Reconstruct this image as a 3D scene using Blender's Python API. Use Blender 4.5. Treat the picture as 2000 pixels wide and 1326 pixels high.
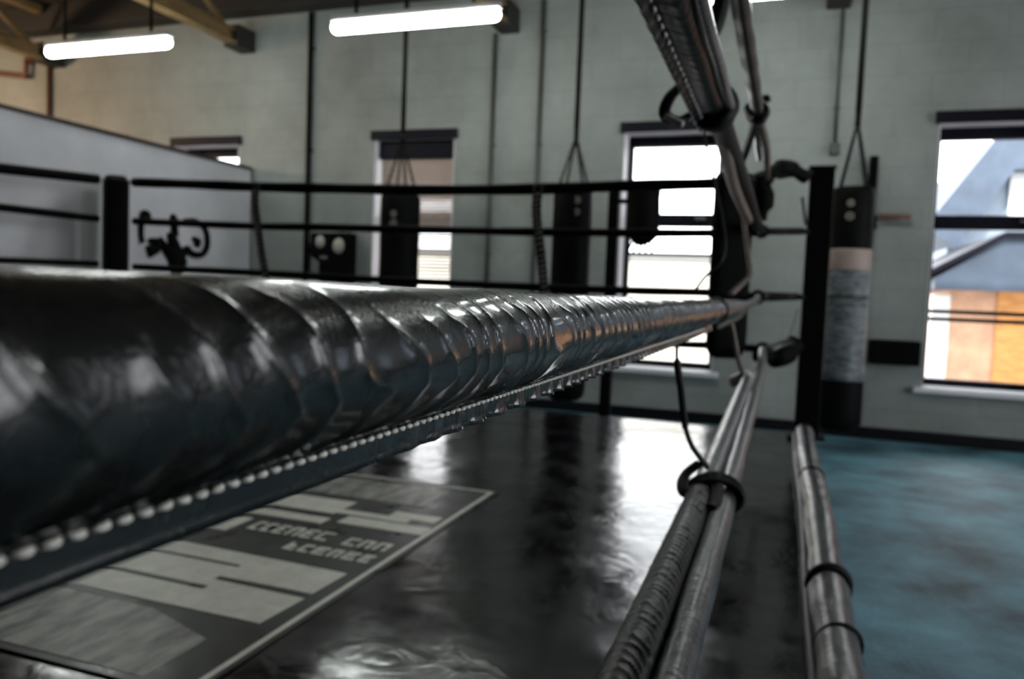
import bpy, bmesh, math, random
import numpy as np
from mathutils import Vector, Matrix
random.seed(4); rng = np.random.default_rng(7)
S = bpy.context.scene
for o in list(bpy.data.objects): bpy.data.objects.remove(o)
COL = S.collection
PI = math.pi

# ------------------------------------------------------------------ camera
# room axes: X along the far wall to the right, Y towards the far wall, Z up; room floor z=0, ring canvas z=.25
W_, H_ = 2000, 1326
def _solve():
    pp = np.array([1000., 663.]); v1 = np.array([1530., 592.]); v2 = np.array([-3363., 397.])
    f = math.sqrt(-float((v1-pp) @ (v2-pp)))
    d = lambda p: np.array([p[0]-pp[0], -(p[1]-pp[1]), -f])
    Y = d(v1)/np.linalg.norm(d(v1)); X = -d(v2)/np.linalg.norm(d(v2)); Z = np.cross(X, Y)
    return f, np.array([X, Y, Z])
FPX, CM = _solve()
CAMZ = .95
cam_d = bpy.data.cameras.new('camera'); cam = bpy.data.objects.new('camera', cam_d); COL.objects.link(cam)
cam.matrix_world = Matrix.Translation((0, 0, CAMZ)) @ Matrix(CM.tolist()).to_4x4()
cam_d.sensor_width = 36; cam_d.lens = FPX/2000*36; cam_d.clip_start = .02; cam_d.clip_end = 200
cam_d.dof.use_dof = True; cam_d.dof.focus_distance = .40; cam_d.dof.aperture_fstop = 9.0; cam_d.dof.aperture_blades = 7
S.camera = cam
def at(px, py, x=None, y=None, z=None):
    """point of the room seen in the photograph at px,py, lying in the plane x=, y= or z="""
    r = CM @ np.array([px-1000., -(py-663.), -FPX])
    k = x/r[0] if x is not None else y/r[1] if y is not None else (z-CAMZ)/r[2]
    return Vector((r[0]*k, r[1]*k, r[2]*k+CAMZ))

# ------------------------------------------------------------------ world, sun, exposure
S.view_settings.view_transform = 'Standard'; S.view_settings.look = 'None'
S.view_settings.exposure = 0.6; S.view_settings.gamma = 1; S.view_settings.use_curve_mapping = False
w = bpy.data.worlds.new('sky'); S.world = w; w.use_nodes = True
bg = w.node_tree.nodes['Background']; bg.inputs[0].default_value = (.94, .97, 1, 1); bg.inputs[1].default_value = 5.0
sl = bpy.data.lights.new('sun', 'SUN'); sl.energy = 3.5; sl.angle = .02; sl.color = (1, .95, .86)
so = bpy.data.objects.new('sun', sl); COL.objects.link(so)
so.rotation_euler = Vector((.25, 1, -.95)).to_track_quat('-Z', 'Y').to_euler()

# ------------------------------------------------------------------ materials
def mat(name, col, rough=.5, metal=0, bump=None, var=0, vscale=5, spec=.5, emit=None, stretch=(1, 1, 1), rvar=0):
    m = bpy.data.materials.new(name); m.use_nodes = True; nt = m.node_tree; N = nt.nodes; L = nt.links
    b = N['Principled BSDF']
    b.inputs['Base Color'].default_value = (*col, 1); b.inputs['Roughness'].default_value = rough
    b.inputs['Metallic'].default_value = metal; b.inputs['Specular IOR Level'].default_value = spec
    if emit: b.inputs['Emission Color'].default_value = (*emit[0], 1); b.inputs['Emission Strength'].default_value = emit[1]
    tc = N.new('ShaderNodeTexCoord'); mp = N.new('ShaderNodeMapping'); mp.inputs['Scale'].default_value = stretch
    L.new(tc.outputs['Object'], mp.inputs[0])
    if var or rvar:
        n = N.new('ShaderNodeTexNoise'); n.inputs['Scale'].default_value = vscale; n.inputs['Detail'].default_value = 6
        n.inputs['Roughness'].default_value = .62
        L.new(mp.outputs[0], n.inputs['Vector'])
        if var:
            r = N.new('ShaderNodeValToRGB')
            r.color_ramp.elements[0].position = .32; r.color_ramp.elements[1].position = .68
            r.color_ramp.elements[0].color = (*[c*(1-var) for c in col], 1)
            r.color_ramp.elements[1].color = (*[min(1, c*(1+var)) for c in col], 1)
            L.new(n.outputs['Fac'], r.inputs[0]); L.new(r.outputs[0], b.inputs['Base Color'])
        if rvar:
            q = N.new('ShaderNodeMapRange'); q.inputs['From Min'].default_value = .3; q.inputs['From Max'].default_value = .7
            q.inputs['To Min'].default_value = max(.03, rough-rvar); q.inputs['To Max'].default_value = rough+rvar
            L.new(n.outputs['Fac'], q.inputs['Value']); L.new(q.outputs[0], b.inputs['Roughness'])
    if bump:
        kind, sc, st, dist = bump
        if kind == 'noise':
            t = N.new('ShaderNodeTexNoise'); t.inputs['Scale'].default_value = sc; t.inputs['Detail'].default_value = 5; out = t.outputs['Fac']
        else:
            t = N.new('ShaderNodeTexVoronoi'); t.inputs['Scale'].default_value = sc; t.feature = 'F1'; out = t.outputs['Distance']
        L.new(mp.outputs[0], t.inputs['Vector'])
        u = N.new('ShaderNodeBump'); u.inputs['Strength'].default_value = st; u.inputs['Distance'].default_value = dist
        L.new(out, u.inputs['Height']); L.new(u.outputs[0], b.inputs['Normal'])
    return m

M = {}
M['leather'] = mat('black_leather', (.005, .006, .006), .26, bump=('vor', 620, .3, .0005), var=.3, vscale=30, spec=.22, rvar=.04)
_b = M['leather'].node_tree.nodes['Principled BSDF']; _b.inputs['Coat Weight'].default_value = .55; _b.inputs['Coat Roughness'].default_value = .10
M['cover'] = mat('worn_black_vinyl', (.005, .005, .005), .38, spec=.2, bump=('noise', 90, .3, .002), var=.4, vscale=18)
M['ropeblack'] = mat('black_rope_vinyl', (.003, .003, .003), .7, spec=.06)
M['padblack'] = mat('black_pad_vinyl', (.003, .0035, .003), .7, bump=('noise', 12, .3, .01), spec=.05)
M['bagblack'] = mat('black_bag_leather', (.004, .004, .004), .55, bump=('noise', 14, .4, .01), var=.4, spec=.04)
M['steelblack'] = mat('black_painted_steel', (.003, .003, .003), .6, spec=.06)
M['strap'] = mat('black_webbing', (.004, .004, .004), .6, bump=('noise', 300, .5, .002), spec=.15)
M['thread'] = mat('pale_thread', (.62, .60, .54), .7)
M['darkthread'] = mat('grey_thread', (.34, .31, .29), .6)
M['brownrope'] = mat('worn_brown_rope', (.10, .072, .058), .55, bump=('noise', 160, .6, .003), var=.5, vscale=30)
M['palerope'] = mat('worn_pale_rope', (.42, .39, .37), .35, bump=('noise', 60, .4, .003), var=.3, vscale=14)
M['greyrope'] = mat('worn_grey_vinyl', (.03, .029, .03), .3, bump=('noise', 60, .5, .004), var=.6, vscale=14)
M['chain'] = mat('dark_chain_steel', (.006, .006, .006), .7, spec=.1)
M['chrome'] = mat('dull_steel', (.5, .5, .5), .3, metal=1)
M['beam'] = mat('ochre_painted_steel', (.24, .155, .065), .5, var=.4, vscale=4)
M['darkbeam'] = mat('dark_purlin', (.02, .017, .014), .7)
M['ceiling'] = mat('dark_ceiling_board', (.045, .032, .022), .9, var=.5, vscale=2)
M['partition'] = mat('grey_painted_board', (.68, .68, .71), .6, var=.1, vscale=2)
M['ptrim'] = mat('dark_brown_capping', (.03, .02, .015), .5)
M['conduit'] = mat('grey_painted_conduit', (.06, .065, .06), .5)
M['brownpipe'] = mat('brown_pipe', (.13, .05, .03), .5)
M['frame'] = mat('black_window_frame', (.006, .006, .012), .5, spec=.15)
M['reveal'] = mat('white_reveal_paint', (.72, .70, .74), .5)
M['sill'] = mat('white_sill_paint', (.75, .75, .78), .4)
M['slat'] = mat('cream_blind_slats', (.42, .35, .31), .6)
M['tube'] = mat('lit_tube', (1, 1, 1), .4, emit=((.94, 1, .96), 26))
M['fitting'] = mat('white_lamp_housing', (.5, .5, .5), .5)
M['skirt'] = mat('black_skirting', (.004, .004, .006), .5, spec=.25)
M['white'] = mat('printed_cream', (.80, .80, .70), .42, var=.12, vscale=22, bump=('noise', 40, .15, .004))
M['scuff'] = mat('scuffed_print', (.22, .22, .19), .4, var=.95, vscale=16, stretch=(1.6, .45, 1))
M['printgrey'] = mat('worn_grey_print', (.014, .015, .014), .35, spec=.25, var=.9, vscale=11, rvar=.12)
M['tape'] = mat('pinkish_tape', (.30, .22, .19), .6, var=.2)
M['greytape'] = mat('wrinkled_grey_tape', (.10, .115, .125), .33, var=.75, vscale=16, bump=('noise', 25, .8, .015), stretch=(1, 1, 3))
M['badge'] = mat('worn_badge_print', (.22, .21, .18), .5)
M['target'] = mat('pale_pad_spot', (.5, .49, .42), .5)
M['brick'] = mat('orange_brick', (.58, .33, .21), .8, var=.2, vscale=5)
M['orange'] = mat('orange_timber', (.62, .27, .08), .7, var=.3, vscale=8, stretch=(1, 1, 6))
M['roof'] = mat('blue_grey_roof', (.05, .07, .105), .6, var=.2)
M['clad'] = mat('pale_cladding', (.24, .29, .36), .6)
M['render'] = mat('pale_cream_render', (.75, .70, .62), .8)
M['upvc'] = mat('white_plastic', (.8, .8, .8), .4)
M['ground'] = mat('grey_paving', (.35, .34, .33), .9, var=.2)
M['garden'] = mat('pale_grey_coping', (.2, .2, .2), .8)

def glass_mat():
    m = bpy.data.materials.new('clear_window_glass'); m.use_nodes = True; nt = m.node_tree; nt.nodes.clear()
    o = nt.nodes.new('ShaderNodeOutputMaterial'); t = nt.nodes.new('ShaderNodeBsdfTransparent'); g = nt.nodes.new('ShaderNodeBsdfGlossy')
    g.inputs['Roughness'].default_value = .02; f = nt.nodes.new('ShaderNodeFresnel'); f.inputs[0].default_value = 1.3
    x = nt.nodes.new('ShaderNodeMixShader'); nt.links.new(f.outputs[0], x.inputs[0]); nt.links.new(t.outputs[0], x.inputs[1])
    nt.links.new(g.outputs[0], x.inputs[2]); nt.links.new(x.outputs[0], o.inputs[0]); return m
M['glass'] = glass_mat()
M['darkwall'] = mat('dark_unseen_wall', (.022, .022, .024), .75, var=.3, vscale=3)  # unseen right and back walls, made dark to keep contrast in the reflections

def slat_mat():
    m = M['slat']; nt = m.node_tree; o = nt.nodes['Material Output']; t = nt.nodes.new('ShaderNodeBsdfTranslucent'); t.inputs[0].default_value = (.5, .38, .32, 1)
    x = nt.nodes.new('ShaderNodeMixShader'); x.inputs[0].default_value = .12; nt.links.new(nt.nodes['Principled BSDF'].outputs[0], x.inputs[1])
    nt.links.new(t.outputs[0], x.inputs[2]); nt.links.new(x.outputs[0], o.inputs[0])
slat_mat()
def wall_mat():
    m = mat('painted_blockwork', (.26, .28, .265), .6, var=.2, vscale=1.6); nt = m.node_tree; N = nt.nodes; L = nt.links
    tc = N.new('ShaderNodeTexCoord'); sx = N.new('ShaderNodeSeparateXYZ'); cx = N.new('ShaderNodeCombineXYZ')
    L.new(tc.outputs['Object'], sx.inputs[0]); L.new(sx.outputs['X'], cx.inputs[0]); L.new(sx.outputs['Z'], cx.inputs[1])
    br = N.new('ShaderNodeTexBrick'); br.inputs['Scale'].default_value = 1; br.inputs['Brick Width'].default_value = .44
    br.inputs['Row Height'].default_value = .215; br.inputs['Mortar Size'].default_value = .008; br.inputs['Mortar Smooth'].default_value = .6
    br.inputs['Color1'].default_value = (1, 1, 1, 1); br.inputs['Color2'].default_value = (.93, .93, .93, 1); br.inputs['Mortar'].default_value = (.78, .78, .78, 1)
    L.new(cx.outputs[0], br.inputs['Vector'])
    b = N['Principled BSDF']; src = b.inputs['Base Color'].links[0].from_socket
    mx = N.new('ShaderNodeMix'); mx.data_type = 'RGBA'; mx.blend_type = 'MULTIPLY'; mx.inputs[0].default_value = .55
    L.new(src, mx.inputs[6]); L.new(br.outputs['Color'], mx.inputs[7]); L.new(mx.outputs[2], b.inputs['Base Color'])
    u = N.new('ShaderNodeBump'); u.inputs['Strength'].default_value = .3; u.inputs['Distance'].default_value = .006
    L.new(br.outputs['Color'], u.inputs['Height']); L.new(u.outputs[0], b.inputs['Normal'])
    return m
M['wall'] = wall_mat()

def canvas_mat():
    m = mat('black_ring_vinyl', (.008, .0075, .010), .17, var=.7, vscale=7, rvar=.09, spec=.4); nt = m.node_tree; N = nt.nodes; L = nt.links
    b = N['Principled BSDF']; tc = N.new('ShaderNodeTexCoord')
    n1 = N.new('ShaderNodeTexNoise'); n1.inputs['Scale'].default_value = 9; n1.inputs['Detail'].default_value = 7; n1.inputs['Distortion'].default_value = 1.2
    n2 = N.new('ShaderNodeTexNoise'); n2.inputs['Scale'].default_value = 1.8; n2.inputs['Detail'].default_value = 2
    for n in (n1, n2): L.new(tc.outputs['Object'], n.inputs['Vector'])
    a = N.new('ShaderNodeMath'); a.operation = 'MULTIPLY_ADD'; a.inputs[1].default_value = .14; L.new(n1.outputs['Fac'], a.inputs[0]); L.new(n2.outputs['Fac'], a.inputs[2])
    u = N.new('ShaderNodeBump'); u.inputs['Strength'].default_value = .5; u.inputs['Distance'].default_value = .03
    L.new(a.outputs[0], u.inputs['Height']); L.new(u.outputs[0], b.inputs['Normal'])
    return m
M['canvas'] = canvas_mat()
M['blue'] = mat('blue_gym_mat', (.07, .17, .215), .6, spec=.3, var=.75, vscale=2.2, bump=('noise', 60, .4, .01))

# ------------------------------------------------------------------ mesh helpers
class MB:
    def __init__(s): s.v = []; s.f = []; s.m = []; s.sm = []
    def add(s, vs, fs, mi=0, smooth=True):
        o = len(s.v); s.v += [tuple(v) for v in vs]; s.f += [tuple(i+o for i in f) for f in fs]; s.m += [mi]*len(fs); s.sm += [smooth]*len(fs); return s
    def box(s, a, b, mi=0, bev=0):
        x0, y0, z0 = [min(p, q) for p, q in zip(a, b)]; x1, y1, z1 = [max(p, q) for p, q in zip(a, b)]
        bm = bmesh.new(); bmesh.ops.create_cube(bm, size=1)
        for v in bm.verts: v.co = Vector(((x0+x1)/2+v.co.x*(x1-x0), (y0+y1)/2+v.co.y*(y1-y0), (z0+z1)/2+v.co.z*(z1-z0)))
        if bev: bmesh.ops.bevel(bm, geom=bm.edges[:], offset=bev, segments=2, affect='EDGES', profile=.6)
        bm.verts.index_update()
        s.add([v.co[:] for v in bm.verts], [[v.index for v in f.verts] for f in bm.faces], mi, False); bm.free(); return s
    def tube(s, pts, r, n=12, mi=0, cap=True, flat=1, up=None):
        """round or oval tube along a path; r is a number or a list"""
        P = [Vector(p) for p in pts]; R = r if hasattr(r, '__len__') else [r]*len(P)
        vs = []; fs = []; ref = Vector(up) if up else None; prev = None
        for i, p in enumerate(P):
            t = (P[min(i+1, len(P)-1)]-P[max(i-1, 0)]).normalized()
            if prev is None:
                q = ref or (Vector((0, 0, 1)) if abs(t.z) < .9 else Vector((1, 0, 0)))
                a = (q-t*q.dot(t)).normalized()
            else: a = (prev-t*prev.dot(t)).normalized()
            prev = a; c = t.cross(a)
            for k in range(n):
                g = 2*PI*k/n; vs.append(p+(a*math.cos(g)*flat+c*math.sin(g))*R[i])
        for i in range(len(P)-1):
            for k in range(n): fs.append((i*n+k, i*n+(k+1) % n, (i+1)*n+(k+1) % n, (i+1)*n+k))
        if cap:
            fs.append(tuple(range(n-1, -1, -1))); fs.append(tuple((len(P)-1)*n+k for k in range(n)))
        return s.add(vs, fs, mi)
    def lathe(s, prof, c, n=32, mi=0):
        vs = []; fs = []
        for r, z in prof:
            for k in range(n): vs.append((c[0]+r*math.cos(2*PI*k/n), c[1]+r*math.sin(2*PI*k/n), c[2]+z))
        for i in range(len(prof)-1):
            for k in range(n): fs.append((i*n+k, i*n+(k+1) % n, (i+1)*n+(k+1) % n, (i+1)*n+k))
        fs.append(tuple(range(n-1, -1, -1))); fs.append(tuple((len(prof)-1)*n+k for k in range(n)))
        return s.add(vs, fs, mi)
    def prism(s, poly, axis, a, b, mi=0):
        """extrude a 2D polygon along an axis from a to b"""
        def P(u, v, h): return (h, u, v) if axis == 'x' else (u, h, v) if axis == 'y' else (u, v, h)
        n = len(poly); vs = [P(u, v, a) for u, v in poly]+[P(u, v, b) for u, v in poly]
        fs = [tuple(range(n)), tuple(range(2*n-1, n-1, -1))]+[(i, (i+1) % n, n+(i+1) % n, n+i) for i in range(n)]
        s.add(vs, fs, mi, False); return s
    def build(s, name, mats, parent=None, loc=(0, 0, 0)):
        me = bpy.data.meshes.new(name); me.from_pydata(s.v, [], s.f)
        for m in (mats if isinstance(mats, (list, tuple)) else [mats]): me.materials.append(M[m])
        me.polygons.foreach_set('material_index', s.m); me.polygons.foreach_set('use_smooth', s.sm)
        bm = bmesh.new(); bm.from_mesh(me); bmesh.ops.recalc_face_normals(bm, faces=bm.faces); bm.to_mesh(me); bm.free()
        me.update(); o = bpy.data.objects.new(name, me); COL.objects.link(o)
        if parent is not None:
            o.parent = parent
            if parent.parent is None: o.location = Vector(loc)-parent.location if parent.type == 'EMPTY' else Vector(loc)
        else: o.location = loc
        return o
def tag(o, label=None, cat=None, group=None, kind=None):
    for k, v in (('label', label), ('category', cat), ('group', group), ('kind', kind)):
        if v: o[k] = v
    return o
def thing(name, loc, label, cat, group=None):
    o = bpy.data.objects.new(name, None); o.empty_display_size = .1; COL.objects.link(o); o.location = loc
    return tag(o, label, cat, group)
def struct(mb, name, m, **k): return tag(mb.build(name, m), kind='structure', **k)
def catmull(pts, n=8):
    P = [Vector(p) for p in pts]; P = [2*P[0]-P[1]]+P+[2*P[-1]-P[-2]]; out = []
    for i in range(1, len(P)-2):
        for j in range(n):
            t = j/n; a, b, c, d = P[i-1:i+3]
            out.append(.5*((2*b)+(c-a)*t+(2*a-5*b+4*c-d)*t*t+(3*b-a-3*c+d)*t**3))
    out.append(P[-2]); return out

# ------------------------------------------------------------------ room shell
WY = 6.1; CZ = 3.62; X0, X1, Y0 = -9.2, 4.6, -4.0
WIN = [(-5.66, -4.90), (-3.46, -2.70), (-1.25, -.49), (.95, 1.71), (3.15, 3.91)]; WZ0, WZ1 = .38, 2.24; TH = .30
mb = MB(); xs = [X0-.2]+[v for a in WIN for v in a]+[X1+.2]
for i in range(0, len(xs)-1, 2): mb.box((xs[i], WY, -.1), (xs[i+1], WY+TH, CZ+.3))
for a, b in WIN: mb.box((a, WY, -.1), (b, WY+TH, WZ0)); mb.box((a, WY, WZ1), (b, WY+TH, CZ+.3))
struct(mb, 'wall_far', 'wall')
ADDED_WIN = [(.2, 2.0), (2.6, 4.6)]; RZ0, RZ1 = .15, 3.0; mb = MB(); ys = [Y0-.2]+[v for a in ADDED_WIN for v in a]+[WY]
for i in range(0, len(ys)-1, 2): mb.box((X1, ys[i], -.1), (X1+.3, ys[i+1], CZ+.3))
for a, b in ADDED_WIN: mb.box((X1, a, -.1), (X1+.3, b, RZ0)); mb.box((X1, a, RZ1), (X1+.3, b, CZ+.3))
struct(mb, 'wall_right', 'darkwall')
struct(MB().box((X0-.3, Y0-.2, -.1), (X0, WY, CZ+.3)), 'wall_left', 'wall')
struct(MB().box((X0, Y0-.3, -.1), (X1, Y0, CZ+.3)), 'wall_back', 'darkwall')
struct(MB().box((X0, Y0, -.12), (X1, WY, 0)), 'floor', 'blue')
struct(MB().box((X0-.3, Y0-.3, CZ), (X1+.3, WY+.6, CZ+.12)), 'ceiling', 'ceiling')
mb = MB(); mb.box((X0, WY-.02, 0), (X1, WY, .085), bev=.004); struct(mb, 'baseboard_far', 'skirt')
struct(MB().box((X0, WY-.22, 3.38), (X1, WY-.02, CZ), bev=.008), 'trim_1', 'darkbeam')
# grey half-height partition on the left
struct(MB().box((-4.87, 0.2, 0), (-4.75, WY-.02, 1.985), bev=.004), 'wall_partition', 'partition')
struct(MB().box((-4.885, 0.18, 1.985), (-4.735, WY-.02, 2.015), bev=.004), 'trim_2', 'ptrim')

# windows: frame with bars, glass, reveals, sill
def window(i, a, b, bars, blind=False):
    gy = WY+.17; fw = .045
    root = bpy.data.objects.new('window_%d' % (i+1), None); COL.objects.link(root); root.location = (a, WY, WZ0); root['kind'] = 'structure'
    f = MB()
    f.box((a, gy, WZ1-.09), (b, gy+.06, WZ1), bev=.004); f.box((a, gy, WZ0+.02), (b, gy+.06, WZ0+.07), bev=.004)
    f.box((a, gy, WZ0+.02), (a+fw, gy+.06, WZ1), bev=.004); f.box((b-fw, gy, WZ0+.02), (b, gy+.06, WZ1), bev=.004)
    for z, h in bars: f.box((a+fw, gy-.012, z-h/2), (b-fw, gy+.05, z+h/2), bev=.004)
    fr = f.build('window_frame', 'frame', root)
    h = MB().box((b-.2, gy-.05, bars[0][0]), (b-.12, gy-.012, bars[0][0]+.02), bev=.004).build('latch', 'chrome', fr)
    MB().box((a+fw, gy+.025, WZ0+.06), (b-fw, gy+.031, WZ1-.08)).build('window_glass', 'glass', root)
    r = MB(); r.box((a, WY-.005, WZ0+.02), (a+.006, gy, WZ1)); r.box((b-.006, WY-.005, WZ0+.02), (b, gy, WZ1)); r.box((a, WY-.005, WZ1-.006), (b, gy, WZ1))
    r.build('window_reveal', 'reveal', root)
    MB().box((a-.05, WY-.05, WZ0-.02), (b+.05, gy, WZ0+.02), bev=.006).build('window_sill', 'sill', root)
    MB().box((a-.03, WY-.035, WZ1-.01), (b+.03, WY, WZ1+.07), bev=.005).build('window_head', 'frame', root)
    MB().box((a-.05, gy+.06, WZ0-.03), (b+.05, WY+TH+.06, WZ0+.015), bev=.005).build('outer_sill', 'sill', root)
BARS = [(1.57, .085), (.925, .03), (1.26, .02)]
for i, (a, b) in enumerate(WIN): window(i, a, b, [(1.57, .10), (.93, .035), (1.30, .028), (.60, .022)] if i % 2 == 0 else [(1.57, .10), (.935, .03), (.88, .03)])
for i, (a, b) in enumerate(ADDED_WIN):  # unseen windows in the right wall, added and sized for the rope's highlights
    root = bpy.data.objects.new('window_%d' % (i+6), None); COL.objects.link(root); root.location = (X1, a, RZ0); root['kind'] = 'structure'
    f = MB()
    for z0, z1 in ((RZ0, RZ0+.06), (RZ1-.06, RZ1), (1.67, 1.73)): f.box((X1+.14, a, z0), (X1+.2, b, z1), bev=.004)
    for y in (a, (a+b)/2-.03, b-.06): f.box((X1+.14, y, RZ0), (X1+.2, y+.06, RZ1), bev=.004)
    f.build('window_frame', 'frame', root)
    MB().box((X1+.165, a, RZ0), (X1+.171, b, RZ1)).build('window_glass', 'glass', root)

# venetian blind in the second window
a, b = WIN[1]
bl = thing('venetian_blind', ((a+b)/2, WY+.08, 2.22), 'half-lowered venetian blind with thin cream slats in the window behind the leftmost punch bag', 'blind')
MB().box((a+.02, WY+.05, 2.08), (b-.02, WY+.115, 2.225), bev=.004).build('head_rail', 'frame', bl)
mb = MB(); z = 2.165
while z > 1.02 and (z < 9):
    t = math.radians(38+36*min(1, max(0, (z-1.25)/.75))**.7+3*math.sin(z*40)); c, s_ = math.cos(t)*.016, math.sin(t)*.016
    y = WY+.085; mb.add([(a+.03, y-c, z-s_), (b-.03, y-c, z-s_), (b-.03, y+c, z+s_), (a+.03, y+c, z+s_), (a+.03, y-c, z-s_+.0012), (b-.03, y-c, z-s_+.0012), (b-.03, y+c, z+s_+.0012), (a+.03, y+c, z+s_+.0012)],
        [(0, 1, 2, 3), (7, 6, 5, 4), (0, 4, 5, 1), (2, 6, 7, 3), (1, 5, 6, 2), (0, 3, 7, 4)], 0, False); z -= .029
mb.build('slats', 'slat', bl)
MB().box((a+.025, WY+.072, .99), (b-.025, WY+.1, 1.012), bev=.003).build('bottom_rail', 'slat', bl)
mb = MB()
for x in (a+.14, b-.14): mb.tube([(x, WY+.085, 1.0), (x, WY+.085, 2.2)], .0015, 6)
mb.build('ladder_cord', 'slat', bl)

# ------------------------------------------------------------------ roof trusses
def truss(x, label):
    t = thing('roof_truss', (x, WY, 3.1), label, 'roof truss', None); n = MB()
    n.box((x-.055, -3.9, 3.09), (x+.055, WY-.24, 3.105)); n.box((x-.006, -3.9, 3.105), (x+.006, WY-.24, 3.2)); n.box((x-.055, -3.9, 3.2), (x+.055, WY-.24, 3.212))
    n.build('bottom_chord', 'beam', t)
    MB().box((x-.05, -3.9, 3.53), (x+.05, WY-.24, 3.6), bev=.005).build('top_chord', 'beam', t)
    y = WY-.32; up = True; k = 0
    while y > -3.2:
        y2 = y-.55; z0, z1 = (3.21, 3.53) if up else (3.53, 3.21)
        MB().tube([(x, y, z0), (x, y2, z1)], .024, 8).build('diagonal_brace', 'beam', t); y = y2; up = not up; k += 1
    MB().box((x-.08, WY-.24, 3.06), (x+.08, WY, 3.25), bev=.006).build('end_plate', 'darkbeam', t)
truss(-7.15, 'ochre steel roof truss at the far left, left of the shorter lamp')
truss(-4.82, 'ochre steel roof truss meeting the wall between the two fluorescent lamps')
truss(-2.24, 'ochre steel roof truss ending beside the right end of the long lit lamp')
truss(.25, 'ochre steel roof truss above the right-hand ropes')

# ------------------------------------------------------------------ fluorescent lamps
def lamp(x, label):
    z = 2.668; y = 4.6; t = thing('fluorescent_lamp', (x, y, z+.07), label, 'lamp', None)
    MB().box((x-.60, y-.03, z+.034), (x+.60, y+.03, z+.075), bev=.006).build('housing', 'fitting', t)
    pts = []; rs = []
    for k in range(9):
        a = PI/2*k/8; pts.append((x-.60+.04-.04*math.cos(a), y, z)); rs.append(max(.002, .04*math.sin(a)))
    for k in range(8, -1, -1):
        a = PI/2*k/8; pts.append((x+.60-.04+.04*math.cos(a), y, z)); rs.append(max(.002, .04*math.sin(a)))
    MB().tube(pts, rs, 20).build('lit_diffuser', 'tube', t)
    for s in (-.42, .42): MB().tube([(x+s, y, z+.07), (x+s, y, CZ)], .012, 8).build('hanging_rod', 'steelblack', t)
lamp(-4.92, 'lit tubular lamp at the upper left, hanging over the grey partition')
lamp(-2.36, 'lit tubular lamp at top centre, crossed by the chain of a punch bag')
lamp(.0, 'lit tubular lamp cut off by the top edge, right of the hanging ropes')
wl = bpy.data.lights.new('added_warm_light', 'POINT'); wl.energy = 130; wl.color = (1, .70, .45); wl.shadow_soft_size = .15  # lamp out of view, added for the warm tint at the left
wo = bpy.data.objects.new('added_warm_light', wl); COL.objects.link(wo); wo.location = (-8.3, 4.0, 2.6)
bh = thing('unseen_warm_lamp', (-8.3, 4.0, 2.9), 'unseen round lamp added beyond the partition to warm the left of the room', 'lamp')
MB().tube([(-8.3, 4.0, 2.86), (-8.3, 4.0, CZ)], .008, 8).build('cord', 'steelblack', bh)
MB().lathe([(.02, .18), (.05, .16), (.16, .02), (.17, 0), (.165, 0), (.04, .15)], (-8.3, 4.0, 2.72)).build('lamp_shade', 'steelblack', bh)

# ------------------------------------------------------------------ conduits and fixings on the far wall
def conduit(px, y0, y1, r, label, m='conduit', box=False):
    a = at(px, 200, y=WY-.03); t = thing('wall_conduit', (a.x, WY, y0), label, 'conduit', None)
    pp_ = MB().tube([(a.x, WY-.005-r, y0), (a.x, WY-.005-r, y1)], r, 10).build('pipe', m, t)
    z = y0+.25; 
    while z < y1-.2:
        MB().box((a.x-r*1.5, WY-.006, z), (a.x+r*1.5, WY, z+.02)).build('clip', m, pp_); z += .9
    if box: MB().box((a.x-.035, WY-.045, y0-.07), (a.x+.035, WY, y0+.01), bev=.006).build('junction_box', m, t)
conduit(95, .1, 3.3, .022, 'vertical conduit on the warm-lit wall beyond the grey partition', 'brownpipe')
conduit(604, .1, 3.37, .022, 'vertical dark conduit on the wall left of the blind-covered window', 'steelblack')
conduit(962, .1, 3.06, .020, 'vertical conduit on the wall below the lamp end, right of the blind-covered window')
conduit(1054, .1, 3.3, .018, 'vertical conduit on the wall beside the middle rope spacer')
conduit(1636, 2.1, 3.3, .014, 'short conduit ending in a small box left of the taped punch bag', box=True)
p = at(1708, 305, y=WY-.06); q = at(1700, 700, y=WY-.06)
t = thing('wall_pole', (p.x, WY-.05, .1), 'dark upright pole on the wall just behind the right of the taped punch bag', 'pole')
MB().tube([(p.x, WY-.05, .1), (p.x, WY-.05, p.z)], .03, 12).build('pole_shaft', 'steelblack', t)
MB().box((p.x-.05, WY-.02, 1.5), (p.x+.05, WY, 1.6), bev=.004).build('bracket', 'steelblack', t)
t = thing('wall_peg', (.7, WY, 1.585), 'dark brown horizontal peg sticking out beside the taped punch bag', 'peg')
MB().tube([(.60, WY-.06, 1.585), (.80, WY-.06, 1.582)], .018, 12).build('rod', 'brownpipe', t); MB().tube([(.66, WY, 1.585), (.66, WY-.06, 1.585)], .015, 10).build('bracket', 'steelblack', t)
t = thing('wall_pad', (.77, WY, .55), 'low black horizontal pad between the taped punch bag and the right window', 'pad')
MB().box((.60, WY-.07, .545), (.925, WY-.012, .72), bev=.015).build('padded_bar', 'padblack', t); MB().box((.62, WY-.012, .56), (.9, WY, .70)).build('backing_board', 'steelblack', t)
t = thing('pipe_bracket', (-8.4, WY, 2.95), 'reddish brown pipe elbow fixed high on the wall at the far left', 'pipe')
a = at(52, 118, y=WY-.06); b_ = at(50, 146, y=WY-.06); c_ = at(-60, 118, y=WY-.06)
MB().tube(catmull([a, b_, b_+Vector((-.05, 0, -.01)), c_+Vector((0, 0, -.1))], 6), .028, 12).build('pipe', 'brownpipe', t)
MB().box((a.x-.05, WY-.05, a.z-.03), (a.x+.05, WY, a.z+.05), bev=.005).build('bracket', 'brownpipe', t)

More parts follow.
